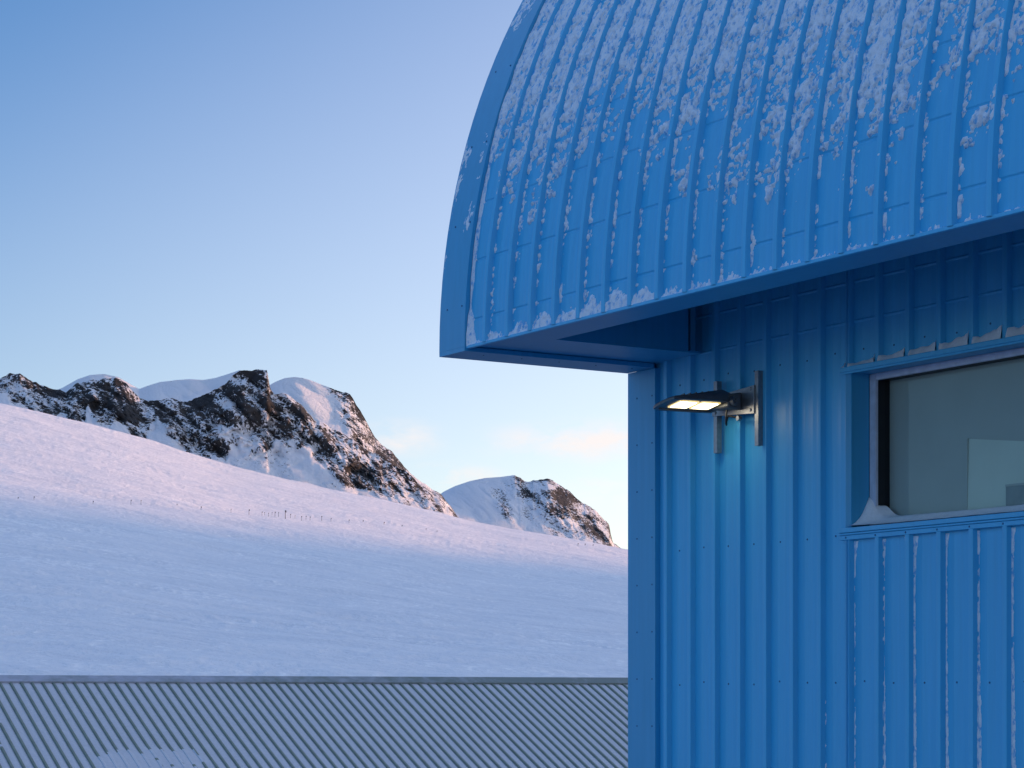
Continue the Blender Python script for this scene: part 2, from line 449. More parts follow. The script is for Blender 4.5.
# snowy domes behind it, rocky at the right end
def zone_b(px, f, sx, sz, y):
    return sstep(326, 346, px + (f-0.8)*40)*(0.8+0.2*f) + 0.9*sstep(338, 350, px)*0
mountain('mountain',
   [-420, -150, 40, 62, 78, 90, 104, 118, 130, 139, 150, 160, 178, 190, 203, 215, 228, 240, 252, 266, 275, 285, 295, 303, 310, 320, 328, 335, 345, 350, 355, 360, 365, 370, 375, 382, 390, 398, 405, 412, 420, 430, 440, 452, 459, 470],
   [360, 372, 396, 388, 379, 375, 374, 377, 384, 389, 385, 382, 380, 379, 380, 378, 374, 370, 374, 387, 382, 378, 377, 378, 380, 384, 387, 390, 392, 395, 402, 410, 419, 428, 437, 444, 450, 459, 467, 474, 481, 488, 493, 508, 518, 530],
   1900, 160, 'smooth snow domes behind the dark ridge, breaking into rock at their right end',
   dict(zone=zone_b, edge=([0, 325, 345, 470], [0.05, 0.05, 1, 1]), pow=0.7), 51, rough=0.8, n=900)
def zone_c(px, f, sx, sz, y):
    a = sstep(506, 522, px+(f-0.8)*40 + (fbm(sx/30, sz/20, 3, 5)-0.5)*30)*(0.5+0.5*sstep(0.15, 0.6, f+(px-560)/160))
    b = 0.8*np.exp(-((px-497-(0.7-f)*28)/9)**2)*sstep(0.85, 0.7, f)*sstep(0.05, 0.3, f)
    return np.clip(a+b, 0, 1)
mountain('mountain',
   [410, 430, 443, 455, 470, 485, 500, 508, 515, 520, 525, 530, 538, 548, 552, 557, 563, 570, 575, 580, 588, 594, 600, 606, 609, 611, 613, 622, 640],
   [520, 503, 492, 486, 481, 478, 477, 476, 475, 477, 481, 482, 480, 478, 480, 484, 487, 491, 496, 501, 506, 510, 515, 521, 525, 536, 543, 549, 560],
   2300, 170, 'distant snow peak with a rocky right shoulder beside the blue building',
   dict(zone=zone_c, edge=([410, 505, 520, 640], [0.03, 0.05, 0.8, 0.8]), pow=0.8), 91, rough=0.8, n=500, base_drop=0.004)

# unseen ridge added off to the right to shade the station and lower slope
def added_shade_ridge():
    t = np.linspace(-900, 2600, 300); w = np.linspace(-1, 1, 81)
    T, W = np.meshgrid(t, w, indexing='ij')
    top = np.interp(t, [-900, -400, 100, 600, 1100, 1300, 1440, 1575, 1765, 1900, 2200, 2600], [80, 160, 240, 280, 290, 279, 266, 241, 220, 206, 170, 60])[:, None]
    kk = np.hanning(41); kk /= kk.sum(); top = np.convolve(np.pad(top[:, 0], 20, mode='edge'), kk, 'valid')[:, None]
    H = top*np.power(1-np.abs(W), 0.9) + (ridged(T/160, W*3, 4, 3)-0.5)*26*(1-np.abs(W))*np.abs(W)*3 - 3
    X = 900+W*330+0.05*T; Y = T
    rock = sstep(0.3, 0.6, fbm(T/80, W*5, 4, 8))*0.8*(1-np.abs(W))
    o = grid_obj('mountain', np.stack([X, Y, H], -1), M_MTN, attrs={'rock': rock})
    tag(o, 'unseen snowy ridge added right of the station to block the low sun', 'mountain', kind='structure')
added_shade_ridge()

def ground_at(px, rho):
    k = (px-512)/F_PX
    phi = math.atan(k)
    return Vector((rho*math.sin(phi), rho*math.cos(phi), float(terrain(np.array([phi]), np.array([rho]))[0])))
def place_for(px, y):
    """walk out along a bearing until the slope reaches that height angle"""
    lo, hi = 300.0, 1495.0
    k = (px-512)/F_PX
    for _ in range(40):
        mid = (lo+hi)/2
        p = ground_at(px, mid)
        if (p.z-CAM_H)/p.y < (698-y)/F_PX: lo = mid
        else: hi = mid
    return ground_at(px, lo)

# ------------------------------------------------------------------ marker poles on the slope
def make_pole():
    root = empty('marker_pole', (0, 0, 0))
    m = MB(); m.tube([(0, 0, -0.4), (0, 0, 2.3)], 0.085, n=8); m.build('pole', M_POLE, root)
    f = MB()
    for i in range(6):
        x0, x1 = i*0.06, (i+1)*0.06
        y = lambda x: 0.05*math.sin(x*11)
        f.hexa([(x0, y(x0)-.012, 1.85), (x1, y(x1)-.012, 1.85), (x1, y(x1)+.012, 1.6), (x0, y(x0)+.012, 1.6),
                (x0, y(x0)-.012, 2.2), (x1, y(x1)-.012, 2.2), (x1, y(x1)+.012, 2.2), (x0, y(x0)+.012, 2.2)])
    f.build('flag', M_FLAG, root)
    return root
POLES = [(18,501),(34,500),(93,505),(131,504),(141,504),(177,507),(201,511),(231,512),(249,514),(262,515),(264.5,515),(268.5,516),(272,515),
         (275,516),(278.5,516),(285.3,517.5),(290.5,517.5),(295,518),(301.5,520),(306,519),(310,520),(321.7,520),(331,521),(349,523),(363,524),
         (384,526),(402,528),(426,531),(437,533),(578,546.5),(585,547),(593,547.5)]
proto = make_pole()
for i, (px, y) in enumerate(POLES):
    if i == 0: o = proto
    else:
        o = proto.copy(); COL.objects.link(o)
        for ch in proto.children:
            c = ch.copy(); COL.objects.link(c); c.parent = o
    p = place_for(px, y)
    o.location = p; o.rotation_euler = (0, 0, random.uniform(-0.6, 0.6))
    s = random.uniform(0.55, 0.95) if px != 285.3 else 1.5
    o.scale = (s, s, s)
    tag(o, 'thin dark marker pole with a small flag in the line across the far snow slope', 'marker pole', 'marker poles across the snow slope')
    if px == 285.3: o['label'] = 'tallest and darkest marker pole within the dense part of the pole line'

# ------------------------------------------------------------------ blue building
TA = 1462/F_PX
ca, sa = math.cos(math.atan(TA)), math.sin(math.atan(TA))
CORNER = (0.909, 18.35)
RZ = math.atan2(-ca, sa)          # local x runs along the wall towards the camera, local y into the building
BLD = empty('blue_building', (CORNER[0], CORNER[1], 0), RZ)
tag(BLD, 'bright blue ribbed metal building with a barrel roof, frosted at the top', 'building')
LEN = 21.0
def Z(h): return CAM_H + h
EAVE = 2.545
YC = 3.70; RP = 5.385             # barrel centre line and pan radius
PITCH = 0.3040

def rib_profile(s0, s1, c0, hgt=0.040, top=0.017, base=0.029, beads=True):
    """list of (s, offset) of a trapezoid-ribbed sheet"""
    pts = [(s0, 0.0)]
    k0 = math.floor((s0-c0)/PITCH)-1; k1 = math.ceil((s1-c0)/PITCH)+1
    for k in range(k0, k1+1):
        c = c0+k*PITCH
        seq = [(c-base, 0), (c-top-0.003, hgt*0.97), (c-top+0.002, hgt), (c+top-0.002, hgt), (c+top+0.003, hgt*0.97), (c+base, 0)]
        if beads:
            for bc in (c+PITCH*0.36, c+PITCH*0.64):
                seq += [(bc-0.011, 0), (bc-0.004, 0.0014), (bc+0.004, 0.0014), (bc+0.011, 0)]
        for s, o in seq:
            if s0 < s < s1: pts.append((s, o))
    pts.append((s1, 0.0))
    return sorted(pts)
def rib_off(s, c0, hgt=0.040, top=0.017, base=0.029):
    d = np.abs((s-c0+PITCH/2) % PITCH - PITCH/2)
    return np.clip((base-d)/(base-top), 0, 1)*hgt

# front wall -----------------------------------------------------------
WC0 = 0.842                       # a rib centre on the wall
WS0, WS1, WH0, WH1 = 2.672, 5.25, 1.157, 2.213     # window opening
wall = MB()
def wall_patch(s0, s1, h0, h1):
    prof = rib_profile(s0, s1, WC0)
    hs = [h0, h1]
    for c in [2.56+0.27*i for i in range(0, 12)]:
        for d in (-0.012, -0.003, 0.003, 0.012):
            if h0 < c+d < h1: hs.append(c+d)
    hs = sorted(hs)
    def crimp(h, o):
        if o > 0.006: return o
        for i in range(0, 12):
            if abs(h-(2.56+0.27*i)) < 0.004: return o+0.006
        return o
    n = len(prof)
    vs = [(s, -crimp(h, o), Z(h)) for h in hs for s, o in prof]
    fs = [(j*n+i, j*n+i+1, (j+1)*n+i+1, (j+1)*n+i) for j in range(len(hs)-1) for i in range(n-1)]
    wall.mesh(vs, fs, 0)
HB, HT = -CAM_H, 6.25
wall_patch(0.36, WS0, HB, HT)
wall_patch(WS0, WS1, HB, WH0-0.02)
wall_patch(WS0, WS1, WH1+0.02, HT)
wall_patch(WS1, LEN, HB, HT)
# screws: rows across the pans and side-lap screws on every third rib
for row in (-3.2, -2.1, -0.95, 0.106, 1.107, 2.36):
    for k in range(0, 26):
        s = WC0-PITCH/2 + k*PITCH - 0.02
        if WS0-0.1 < s < WS1+0.1 and WH0-0.1 < row < WH1+0.1: continue
        wall.dot((s+random.uniform(-.006, .006), 0, Z(row+random.uniform(-.012, .012))), 0.0075, (0, -1, 0), 1)
for k in range(0, 24, 3):
    s = WC0+k*PITCH-0.020
    for i in range(-8, 9):
        h = 0.09+i*0.365
        if WS0-0.05 < s < WS1+0.05 and WH0-0.1 < h < WH1+0.1: continue
        wall.dot((s-0.002, -0.026, Z(h)), 0.007, (-0.5, -1, 0), 1)
wall.build('front_wall', [M_BLUE, M_SCREW], BLD, smooth=25)

# corner trim
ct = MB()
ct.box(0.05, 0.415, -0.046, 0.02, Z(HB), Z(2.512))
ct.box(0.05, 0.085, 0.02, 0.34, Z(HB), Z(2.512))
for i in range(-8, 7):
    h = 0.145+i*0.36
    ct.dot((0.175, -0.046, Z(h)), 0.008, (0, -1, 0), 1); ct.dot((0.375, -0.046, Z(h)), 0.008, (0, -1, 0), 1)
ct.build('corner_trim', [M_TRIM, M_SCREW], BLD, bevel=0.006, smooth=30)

# end walls and back wall
def end_face(x, flip=False):
    m = MB()
    pts = [(x, 0.02, Z(HB)), (x, 2*YC-0.0, Z(HB)), (x, 2*YC, Z(EAVE)), (x, YC+RP-0.02, Z(EAVE))]
    arc = [(x, YC+math.cos(t)*(RP-0.02), Z(EAVE)+math.sin(t)*(RP-0.02)) for t in np.linspace(0, math.pi, 49)]
    m.poly([(x, 0.02, Z(HB)), (x, 2*YC-0.02, Z(HB)), (x, 2*YC-0.02, Z(EAVE)), (x, 0.02, Z(EAVE))])
    m.poly(arc)
    return m
end_face(0.075).build('end_wall', M_BLUE, BLD)
end_face(LEN).build('end_wall', M_BLUE, BLD)
bw = MB()
prof = rib_profile(0.08, LEN, 0.3, beads=False)
n = len(prof)
bw.mesh([(s, 2*YC+o, Z(h)) for h in (HB, 6.2) for s, o in prof], [(i, i+1, n+i+1, n+i) for i in range(n-1)])
bw.build('back_wall', M_BLUE, BLD)
fl = MB(); fl.box(0.1, LEN-0.02, 0.1, 2*YC-0.1, Z(-2.2), Z(-2.0)); fl.build('floor', M_INNER, BLD)

# barrel roof ----------------------------------------------------------
RC0 = 0.672                       # a rib centre on the roof
rprof = rib_profile(0.40, LEN, RC0)
CRIMP0, CRIMPD = 0.19, 0.435
tmax = math.pi
ths = set(np.round(np.linspace(0, tmax, 200), 5))
crimps = [(CRIMP0+CRIMPD*i)/RP for i in range(38)]
for c in crimps:
    for d in (-0.012, -0.003, 0.003, 0.012): ths.add(round(c+d/RP, 5))
ths = np.array(sorted(t for t in ths if 0 <= t <= tmax))
cr = np.zeros(len(ths))
for c in crimps: cr[np.abs(ths-c) < 0.005/RP] = -0.0055
sp = np.array([p[0] for p in rprof]); op = np.array([p[1] for p in rprof])
RR = RP + op[:, None] + np.where(op[:, None] < 0.006, cr[None, :], 0)
P = np.stack([sp[:, None]*np.ones_like(RR), YC - RR*np.cos(ths)[None, :], Z(EAVE) + RR*np.sin(ths)[None, :]], -1)
roof = grid_obj('roof', P, M_BLUE, BLD, sharp=22)

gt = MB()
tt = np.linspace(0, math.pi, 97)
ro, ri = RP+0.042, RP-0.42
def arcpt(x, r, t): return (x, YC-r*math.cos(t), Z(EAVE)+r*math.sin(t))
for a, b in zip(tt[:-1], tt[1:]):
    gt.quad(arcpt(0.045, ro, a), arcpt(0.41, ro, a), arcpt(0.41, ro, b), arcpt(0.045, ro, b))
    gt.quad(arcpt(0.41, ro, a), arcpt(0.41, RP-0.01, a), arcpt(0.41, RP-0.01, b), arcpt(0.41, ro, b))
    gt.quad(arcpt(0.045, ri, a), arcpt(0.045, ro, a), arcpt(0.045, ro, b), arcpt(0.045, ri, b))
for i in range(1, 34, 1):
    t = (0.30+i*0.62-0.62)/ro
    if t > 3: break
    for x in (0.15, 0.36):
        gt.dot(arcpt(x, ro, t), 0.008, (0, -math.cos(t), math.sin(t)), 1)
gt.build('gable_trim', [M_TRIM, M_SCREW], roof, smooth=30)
gu = MB()                          # underside of the gable edge: proud trim strip and the strip behind it
gu.box(0.045, 0.41, YC-ro+0.0005, -0.048, Z(2.512), Z(EAVE)-0.0005)
for i in range(5): gu.dot((0.30, -1.5+0.33*i, Z(2.512)), 0.007, (0, 0, -1), 1)
gu.build('gable_underside', [M_TRIM, M_SCREW], roof)
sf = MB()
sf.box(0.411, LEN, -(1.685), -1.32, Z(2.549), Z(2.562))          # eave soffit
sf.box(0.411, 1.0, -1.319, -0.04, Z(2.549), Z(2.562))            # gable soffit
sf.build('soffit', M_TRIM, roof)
cp = MB()
cpo = [(-1.305, Z(2.563)), (-0.16, Z(2.563))] + [(yy_, Z(EAVE)+math.sqrt((RP-0.03)**2-(YC-yy_)**2)) for yy_ in np.linspace(-0.16, -1.305, 12)]
cp.poly([(1.0, a_, b_) for a_, b_ in cpo]); cp.poly([(0.985, a_, b_) for a_, b_ in cpo])
for i in range(len(cpo)):
    a_, b_ = cpo[i], cpo[(i+1) % len(cpo)]
    cp.quad((1.0, *a_), (1.0, *b_), (0.985, *b_), (0.985, *a_))
cp.box(1.001, LEN, -1.319, -1.305, Z(2.563), Z(3.75))
cp.build('closure_panel', M_TRIM, roof)
de = MB()
de.box(0.411, LEN, -(1.715), -1.686, Z(2.528), Z(2.551))
de.build('drip_edge', M_BLUE, roof, bevel=0.004)

# window ----------------------------------------------------------------
win = MB()
yF = 0.15                           # frame plane
# blue sheet reveals
win.quad((WS0, -0.002, Z(WH0)), (WS0, yF, Z(WH0)), (WS0, yF, Z(WH1)), (WS0, -0.002, Z(WH1)))
win.quad((WS1, -0.002, Z(WH0)), (WS1, yF, Z(WH0)), (WS1, yF, Z(WH1)), (WS1, -0.002, Z(WH1)))
win.quad((WS0, -0.002, Z(WH1)), (WS1, -0.002, Z(WH1)), (WS1, yF, Z(WH1)), (WS0, yF, Z(WH1)))
win.quad((WS0, -0.002, Z(WH0)), (WS1, -0.002, Z(WH0)), (WS1, yF, Z(WH0)), (WS0, yF, Z(WH0)))
window = win.build('window', M_TRIM, BLD)
fr = MB(); fw = 0.062; yG = 0.25
fr.box(WS0+0.001, WS0+fw, yF, yF+0.03, Z(WH0+0.001), Z(WH1-0.001))
fr.box(WS1-fw, WS1-0.001, yF, yF+0.03, Z(WH0+0.001), Z(WH1-0.001))
fr.box(WS0+fw, WS1-fw, yF, yF+0.03, Z(WH1-0.045), Z(WH1-0.001))
fr.box(WS0+fw, WS1-fw, yF, yF+0.03, Z(WH0+0.001), Z(WH0+0.045))
fr.build('frame', M_FRAME, window, bevel=0.006)
rv = MB()
a0, a1, b0, b1 = WS0+fw-0.004, WS1-fw+0.004, WH0+0.041, WH1-0.041
for q in (((a0, yF+0.03, b0), (a0, yG, b0), (a0, yG, b1), (a0, yF+0.03, b1)), ((a1, yF+0.03, b0), (a1, yG, b0), (a1, yG, b1), (a1, yF+0.03, b1)),
          ((a0, yF+0.03, b1), (a1, yF+0.03, b1), (a1, yG, b1), (a0, yG, b1)), ((a0, yF+0.03, b0), (a1, yF+0.03, b0), (a1, yG, b0), (a0, yG, b0))):
    rv.quad(*[(x, y if y < yG else yG+0.036, Z(h)) for x, y, h in q])
rv.build('inner_reveal', M_REVEAL, window)
gp = MB(); gp.quad((a0+0.001, yG-0.008, Z(b0+0.001)), (a1-0.001, yG-0.008, Z(b0+0.001)), (a1-0.001, yG-0.008, Z(b1-0.001)), (a0+0.001, yG-0.008, Z(b1-0.001))); gp.build('pane', M_GLASS, window)
bl = MB(); bl.box(a0-0.05, a1+0.05, yG+0.034, yG+0.038, Z(b0-0.1), Z(b1+0.1)); bl.build('blind', M_BLIND, window)
hf = MB()
hf.box(WS0-0.07, WS1+0.07, -0.055, -0.003, Z(WH1+0.004), Z(WH1+0.038))
hf.box(WS0-0.07, WS1+0.07, -0.050, -0.042, Z(WH1-0.012), Z(WH1+0.004))
hf.build('head_flashing', M_BLUE, window, bevel=0.004)
sl = MB()
sl.box(WS0-0.075, WS1+0.075, -0.062, -0.001, Z(WH0-0.034), Z(WH0-0.002))
sl.box(WS0-0.085, WS1+0.085, -0.052, -0.001, Z(WH0-0.050), Z(WH0-0.036))
sl.box(WS0-0.085, WS1+0.085, -0.042, -0.001, Z(WH0-0.082), Z(WH0-0.051))
for k in range(9): sl.dot((WC0+6*PITCH+k*PITCH-0.01, -0.042, Z(WH0-0.066)), 0.008, (0, -1, 0), 1)
sl.build('sill', [M_BLUE, M_SCREW], window, bevel=0.004)
jt = MB()                            # jamb trim left of the opening
jt.box(WS0-0.075, WS0-0.001, -0.008, -0.0005, Z(WH0+0.001), Z(WH1-0.001))
for h in (1.22, 1.55, 1.86, 2.12): jt.dot((WS0-0.045, -0.008, Z(h)), 0.008, (0, -1, 0), 1)
jt.build('jamb_trim', [M_BLUE, M_SCREW], window)

def local(s, y, h):
    """building-local to world"""
    return Vector((CORNER[0]+s*sa+y*ca, CORNER[1]-s*ca+y*sa, CAM_H+h))

# things standing inside the window
bd = empty('display_board', local(3.75, 0.270, 1.20), RZ); tag(bd, 'pale green board standing inside the lower right of the window', 'board')
m = MB(); m.hexa([(-.22, -.012, 0), (1.4, -.012, 0), (1.4, 0.0, 0), (-.22, 0, 0), (-.22, 0.0, .50), (1.4, 0.0, .30), (1.4, .012, .30), (-.22, .012, .50)])
m.build('panel', M_BOARD, bd)
m = MB(); m.box(-.235, -.221, -.014, .012, 0, .502); m.build('edge_strip', M_BLIND, bd)
gb = empty('grey_box', local(3.90, 0.257, 1.20), RZ); tag(gb, 'small grey box on the inner window sill in front of the pale board', 'box')
m = MB(); m.box(0, 0.5, -.012, .004, 0, .155); m.build('body', M_BOXG, gb)
m = MB(); m.box(-.005, 0.505, -.013, .005, .156, .17); m.build('lid', M_BLIND, gb)

# ------------------------------------------------------------------ frost and snow on the building
def frost_layer(name, s, a, mask_h, mapf, material, label, cat, thresh=0.0004):
    """s, a: 1D parameters; mask_h(S, A) -> thickness (<=0 where bare); mapf(S, A, off) -> points"""
    SS, AA = np.meshgrid(s, a, indexing='ij')
    T = mask_h(SS, AA)
    Pt = mapf(SS, AA, np.maximum(T, 0)+np.where(T > 0, 0.0006, -0.004))
    k = (T[:-1, :-1] > thresh).astype(int)+(T[1:, :-1] > thresh)+(T[1:, 1:] > thresh)+(T[:-1, 1:] > thresh)
    o = grid_obj(name, Pt, material, keep=k >= 1)
    o.matrix_world = Matrix.Translation((CORNER[0], CORNER[1], 0)) @ Matrix.Rotation(RZ, 4, 'Z')
    tag(o, label, cat, kind='stuff')
    return o

def roof_map(S_, A_, off):
    t = A_/RP
    r = RP+rib_off(S_, RC0)+off
    return np.stack([S_, YC-r*np.cos(t), Z(EAVE)+r*np.sin(t)], -1)

def roof_frost(S_, A_):
    d = (S_-RC0+PITCH/2) % PITCH - PITCH/2        # signed distance from the rib centre
    cell = np.floor((S_-RC0+PITCH/2)/PITCH)
    edge = np.interp(S_, [0.4, 0.9, 1.5, 2.2, 2.8, 3.6, 4.6, 5.6, 6.6, 8], [1.50, 1.45, 1.50, 1.35, 1.00, 0.90, 0.92, 0.98, 0.92, 0.8])
    edge = edge + (_hash(cell, cell*0+3, 5)-0.5)*0.45 + (_hash(cell, cell*0+9, 15)-0.5)*0.15*np.sign(d)
    # diagonal wind-drawn patches
    u = S_*0.8+A_*0.62; v = -S_*0.62+A_*0.8
    n1 = fbm(u*2.2, v*6.0, 5, 61)
    n2 = fbm(u*12, v*22, 4, 62)
    n3 = fbm(S_*44, A_*38, 3, 63)
    vein = ridged(u*9, v*13, 3, 64)
    cover = (A_-edge)/0.55
    dens = np.clip(cover, -1.2, 0.9)*0.42 + (n1-0.5)*1.15 + (n2-0.5)*1.2 + (n3-0.5)*1.5 + (vein-0.62)*1.1 - 0.05
    dens = np.where(A_ < edge-0.45, -1, dens)
    dens = dens - 0.5*sstep(0.12, -0.3, cover)*(n1 < 0.55)
    thick = np.clip(dens*0.05, -0.01, 0.014) + np.where(dens > 0, (n3-0.5)*0.014+(n2-0.5)*0.014, 0)
    thick = np.where(dens > 0, np.maximum(thick, 0.0006), thick)
    # the right-hand flank of each rib stays bare, its foot holds crumbs
    bare = (d > 0.012) & (d < 0.0285)
    crown = (d <= 0.012) & (d > -0.017)
    thick = np.where(crown, np.minimum(thick, 0.004)-0.001, thick)
    thick = np.where(bare, -0.01, thick)
    foot = np.exp(-((d-0.040)/0.011)**2)
    along = fbm(S_*3+cell*7.7, A_*9, 4, 71)
    crumbs = foot*0.9 + (n3-0.5)*2.6 + (along-0.5)*2.0 - 0.78 - 0.25*(_hash(cell, cell*0+1, 2)-0.3) + 0.12*np.clip(A_-0.3, 0, 1)
    ct_ = np.where((d > 0.0285) & (d < 0.075), crumbs*0.03, -0.01)
    left = (d > -0.050) & (d < -0.022)
    lt = np.where(left, ((along-0.62)*1.0+(n3-0.5)*0.8)*0.03, -0.01)
    # snow caught along the drip edge
    toe = np.interp(S_, [0.4, 0.9, 2.3, 2.7, 3.2, 5, 8], [0.05, 0.06, 0.085, 0.06, 0.025, 0.018, 0.03])
    w = np.clip((d+PITCH/2)/PITCH, 0, 1)
    prof = toe*(0.35+1.5*fbm(S_*5.5, S_*0+2.2, 4, 81))*(0.45+0.9*np.abs(2*np.mod(w+0.12, 1)-1))
    et = np.where(np.abs(d+0.003) > 0.027, (prof-A_)*0.40 + (n3-0.5)*0.034, -0.01)
    et = np.where(A_ < 0.25, et, -0.01)
    th = np.maximum(np.maximum(thick, np.minimum(ct_, 0.014)), np.maximum(np.minimum(lt, 0.008), np.minimum(et, 0.028)))
    # drift against the gable trim
    gd = (np.interp(A_, [0, 0.12, 0.3, 0.9, 1.6, 4], [0.10, 0.05, 0.028, 0.03, 0.05, 0.1])*(0.3+1.4*fbm(A_*6, A_*0, 4, 33))-(S_-0.41))*0.4
    th = np.maximum(th, np.where(S_ < 0.62, np.minimum(gd, 0.03), -0.01))
    return th
frost_layer('roof_frost', np.concatenate([np.arange(0.414, 7.4, 0.0095), np.arange(7.4, LEN-0.02, 0.04)]), np.concatenate([np.arange(0.0, 4.3, 0.012), np.arange(4.3, 10.0, 0.05)]), roof_frost, roof_map, M_FROST,
            'patchy lilac frost and crusted snow on the upper barrel roof', 'frost')

def trim_frost(S_, A_):
    n1 = fbm(S_*5, A_*2.2, 5, 91); n3 = fbm(S_*40, A_*40, 3, 92)
    t = (n1-0.69+0.09*np.clip(A_-1.4, -0.9, 0.9))*0.03+(n3-0.5)*0.008
    return np.where((S_ > 0.06) & (S_ < 0.385), np.minimum(t, 0.003), -0.01)
frost_layer('trim_frost', np.arange(0.05, 0.40, 0.010), np.arange(0.1, 4.6, 0.013), trim_frost,
            lambda a, b, o: np.stack([a, YC-(ro+o)*np.cos(b/RP), Z(EAVE)+(ro+o)*np.sin(b/RP)], -1), M_FROST,
            'thin frost smears on the curved edge trim of the barrel roof', 'frost')

def wall_map(S_, H_, off): return np.stack([S_, -(rib_off(S_, WC0)+off), Z(H_)], -1)
def wall_frost(S_, H_):
    d = (S_-WC0+PITCH/2) % PITCH - PITCH/2
    cell = np.floor((S_-WC0+PITCH/2)/PITCH)
    down = (WH0-0.083)-H_
    grow = np.interp(S_, [1.9, 2.4, 2.75, 3.1, 3.6, 6], [-0.5, 0.0, 0.35, 0.62, 0.9, 1.0])
    low = sstep(0.5, 1.6, down)
    top = np.exp(-down/0.10)*(_hash(cell, cell*0+4, 3))*1.2
    n3 = fbm(S_*60, H_*30, 3, 7)
    n1 = fbm(S_*2+cell*3.3, H_*2.2, 3, 8)
    wdt = (0.005+0.011*low*np.clip(grow, 0, 1)+0.022*top)*(0.7+0.6*n1)
    core = wdt-np.abs(d-0.033-0.4*wdt)
    t = core*0.6 + (n3-0.5)*0.010 + (grow-0.75)*0.006*(1-0.6*low) + (n1-0.5)*0.004
    left = (0.03*top*(_hash(cell, cell*0+8, 31))*(np.exp(-down/0.14))-np.abs(d+0.052))*0.5+(n3-0.5)*0.008-0.002
    t = np.maximum(t, left)
    t = np.where((d > -0.1) & (d < -0.030) | (d > 0.0285) & (d < 0.11), t, -0.01)
    t = np.where((S_ > WS0-0.12) | (down > 1.1), t, -0.01)
    return np.minimum(t, 0.006)
frost_layer('wall_frost', np.arange(2.1, 5.6, 0.006), np.arange(-1.3, WH0-0.083, 0.012), wall_frost, wall_map, M_FROST,
            'frost lines clinging beside the ribs of the blue wall below the window', 'frost')

def head_drift():
    P_, keep = [], []
    ss = np.arange(WS0-0.06, WS1+0.06, 0.006)
    d = (ss-WC0+PITCH/2) % PITCH - PITCH/2
    w = np.clip((d+PITCH/2)/PITCH, 0, 1)
    ww = np.mod((ss-WC0)/PITCH, 1)            # 0 at a rib, 1 at the next one to the right
    big = np.interp(ss, [2.6, 2.8, 3.3, 3.8, 4.3, 6], [0.35, 0.6, 0.9, 1.15, 1.35, 1.4])
    top = big*(0.040+0.042*ww**1.6+0.012*np.maximum(0, 0.2-ww)/0.2) + (fbm(ss*14, ss*0, 4, 3)-0.5)*0.028
    ok = (np.abs(d) > 0.016) & (top > 0.003)
    v = np.linspace(0, 1, 8)
    SS, VV = np.meshgrid(ss, v, indexing='ij')
    yy = -0.050*(1-VV)**0.7 - rib_off(SS, WC0)*VV - 0.002
    zz = Z(WH1+0.038)+top[:, None]*(VV**1.15) + (fbm(SS*40, VV*4, 3, 5)-0.5)*0.008*VV
    k = (ok[:-1] & ok[1:])[:, None] & np.ones((1, 7), bool)
    o = grid_obj('snow_drift', np.stack([SS, yy, zz], -1), M_DRIFT, keep=k)
    o.matrix_world = Matrix.Translation((CORNER[0], CORNER[1], 0)) @ Matrix.Rotation(RZ, 4, 'Z')
    tag(o, 'small snow wedges between the wall ribs on the flashing above the window', 'snow', kind='stuff')
head_drift()

def sill_drift():
    ss = np.concatenate([np.arange(WS0+0.002, WS0+0.5, 0.006), np.arange(WS0+0.5, WS1-0.002, 0.02)])
    x = ss-WS0
    h1 = 0.062+0.15*np.exp(-(x/0.085)**2)+0.015*(fbm(ss*3, ss*0, 3, 2)-0.5)     # at the frame
    h2 = 0.076+0.08*np.exp(-((x-0.06)/0.09)**2)+0.012*(fbm(ss*3, ss*0+4, 3, 2)-0.5)  # at the glass
    h0 = 0.004+0.012*np.exp(-x/0.25)
    rows = []
    for t in np.linspace(0, 1, 14):
        y = -0.045+t*(yF-0.004+0.045)
        rows.append((y, h0+(h1-h0)*t**2.2))
    for t in np.linspace(0.15, 1, 6):
        y = yF-0.004+t*(yG-0.014-yF+0.004)
        rows.append((y, h1+(h2-h1)*t))
    Pn = np.stack([np.stack([ss, np.full_like(ss, y), Z(WH0)+h], -1) for y, h in rows], 1)
    Pn[..., 2] += (fbm(Pn[..., 0]*18, Pn[..., 1]*25, 3, 44)-0.5)*0.006
    o = grid_obj('snow_drift', Pn, M_DRIFT)
    o.matrix_world = Matrix.Translation((CORNER[0], CORNER[1], 0)) @ Matrix.Rotation(RZ, 4, 'Z')
    tag(o, 'smooth snow drift banked into the lower left corner of the window sill', 'snow', kind='stuff')
sill_drift()

# ------------------------------------------------------------------ flood light on the wall
FL0 = (1.41, 0.0, 2.10)
FLT = empty('flood_light', local(*FL0), RZ)
tag(FLT, 'lit LED flood light on two steel rails fixed to the blue wall', 'flood light')
def L(s, q, h): return (s-FL0[0], -q, h-FL0[2])
for s, h0, h1 in ((1.225, 1.79, 2.315), (1.715, 1.80, 2.335)):
    m = MB(); w = 0.0205
    # slotted strut channel: back, two flanges, lips
    q0, q1 = 0.036, 0.080
    def bx(a, b, c, d, e, f):
        m.box(a-FL0[0], b-FL0[0], -d, -c, e-FL0[2], f-FL0[2])
    bx(s-w, s+w, q1-0.003, q1, h0, h1)
    bx(s-w, s-w+0.003, q0, q1-0.003, h0, h1); bx(s+w-0.003, s+w, q0, q1-0.003, h0, h1)
    bx(s-w+0.003, s-w+0.010, q0, q0+0.003, h0, h1); bx(s+w-0.010, s+w-0.003, q0, q0+0.003, h0, h1)
    bx(s-0.010, s+0.010, q0+0.012, q1-0.004, h0, h0+0.003); bx(s-0.010, s+0.010, q0+0.012, q1-0.004, h1-0.003, h1)
    m.build('mounting_rail', M_STEEL, FLT)
m = MB()
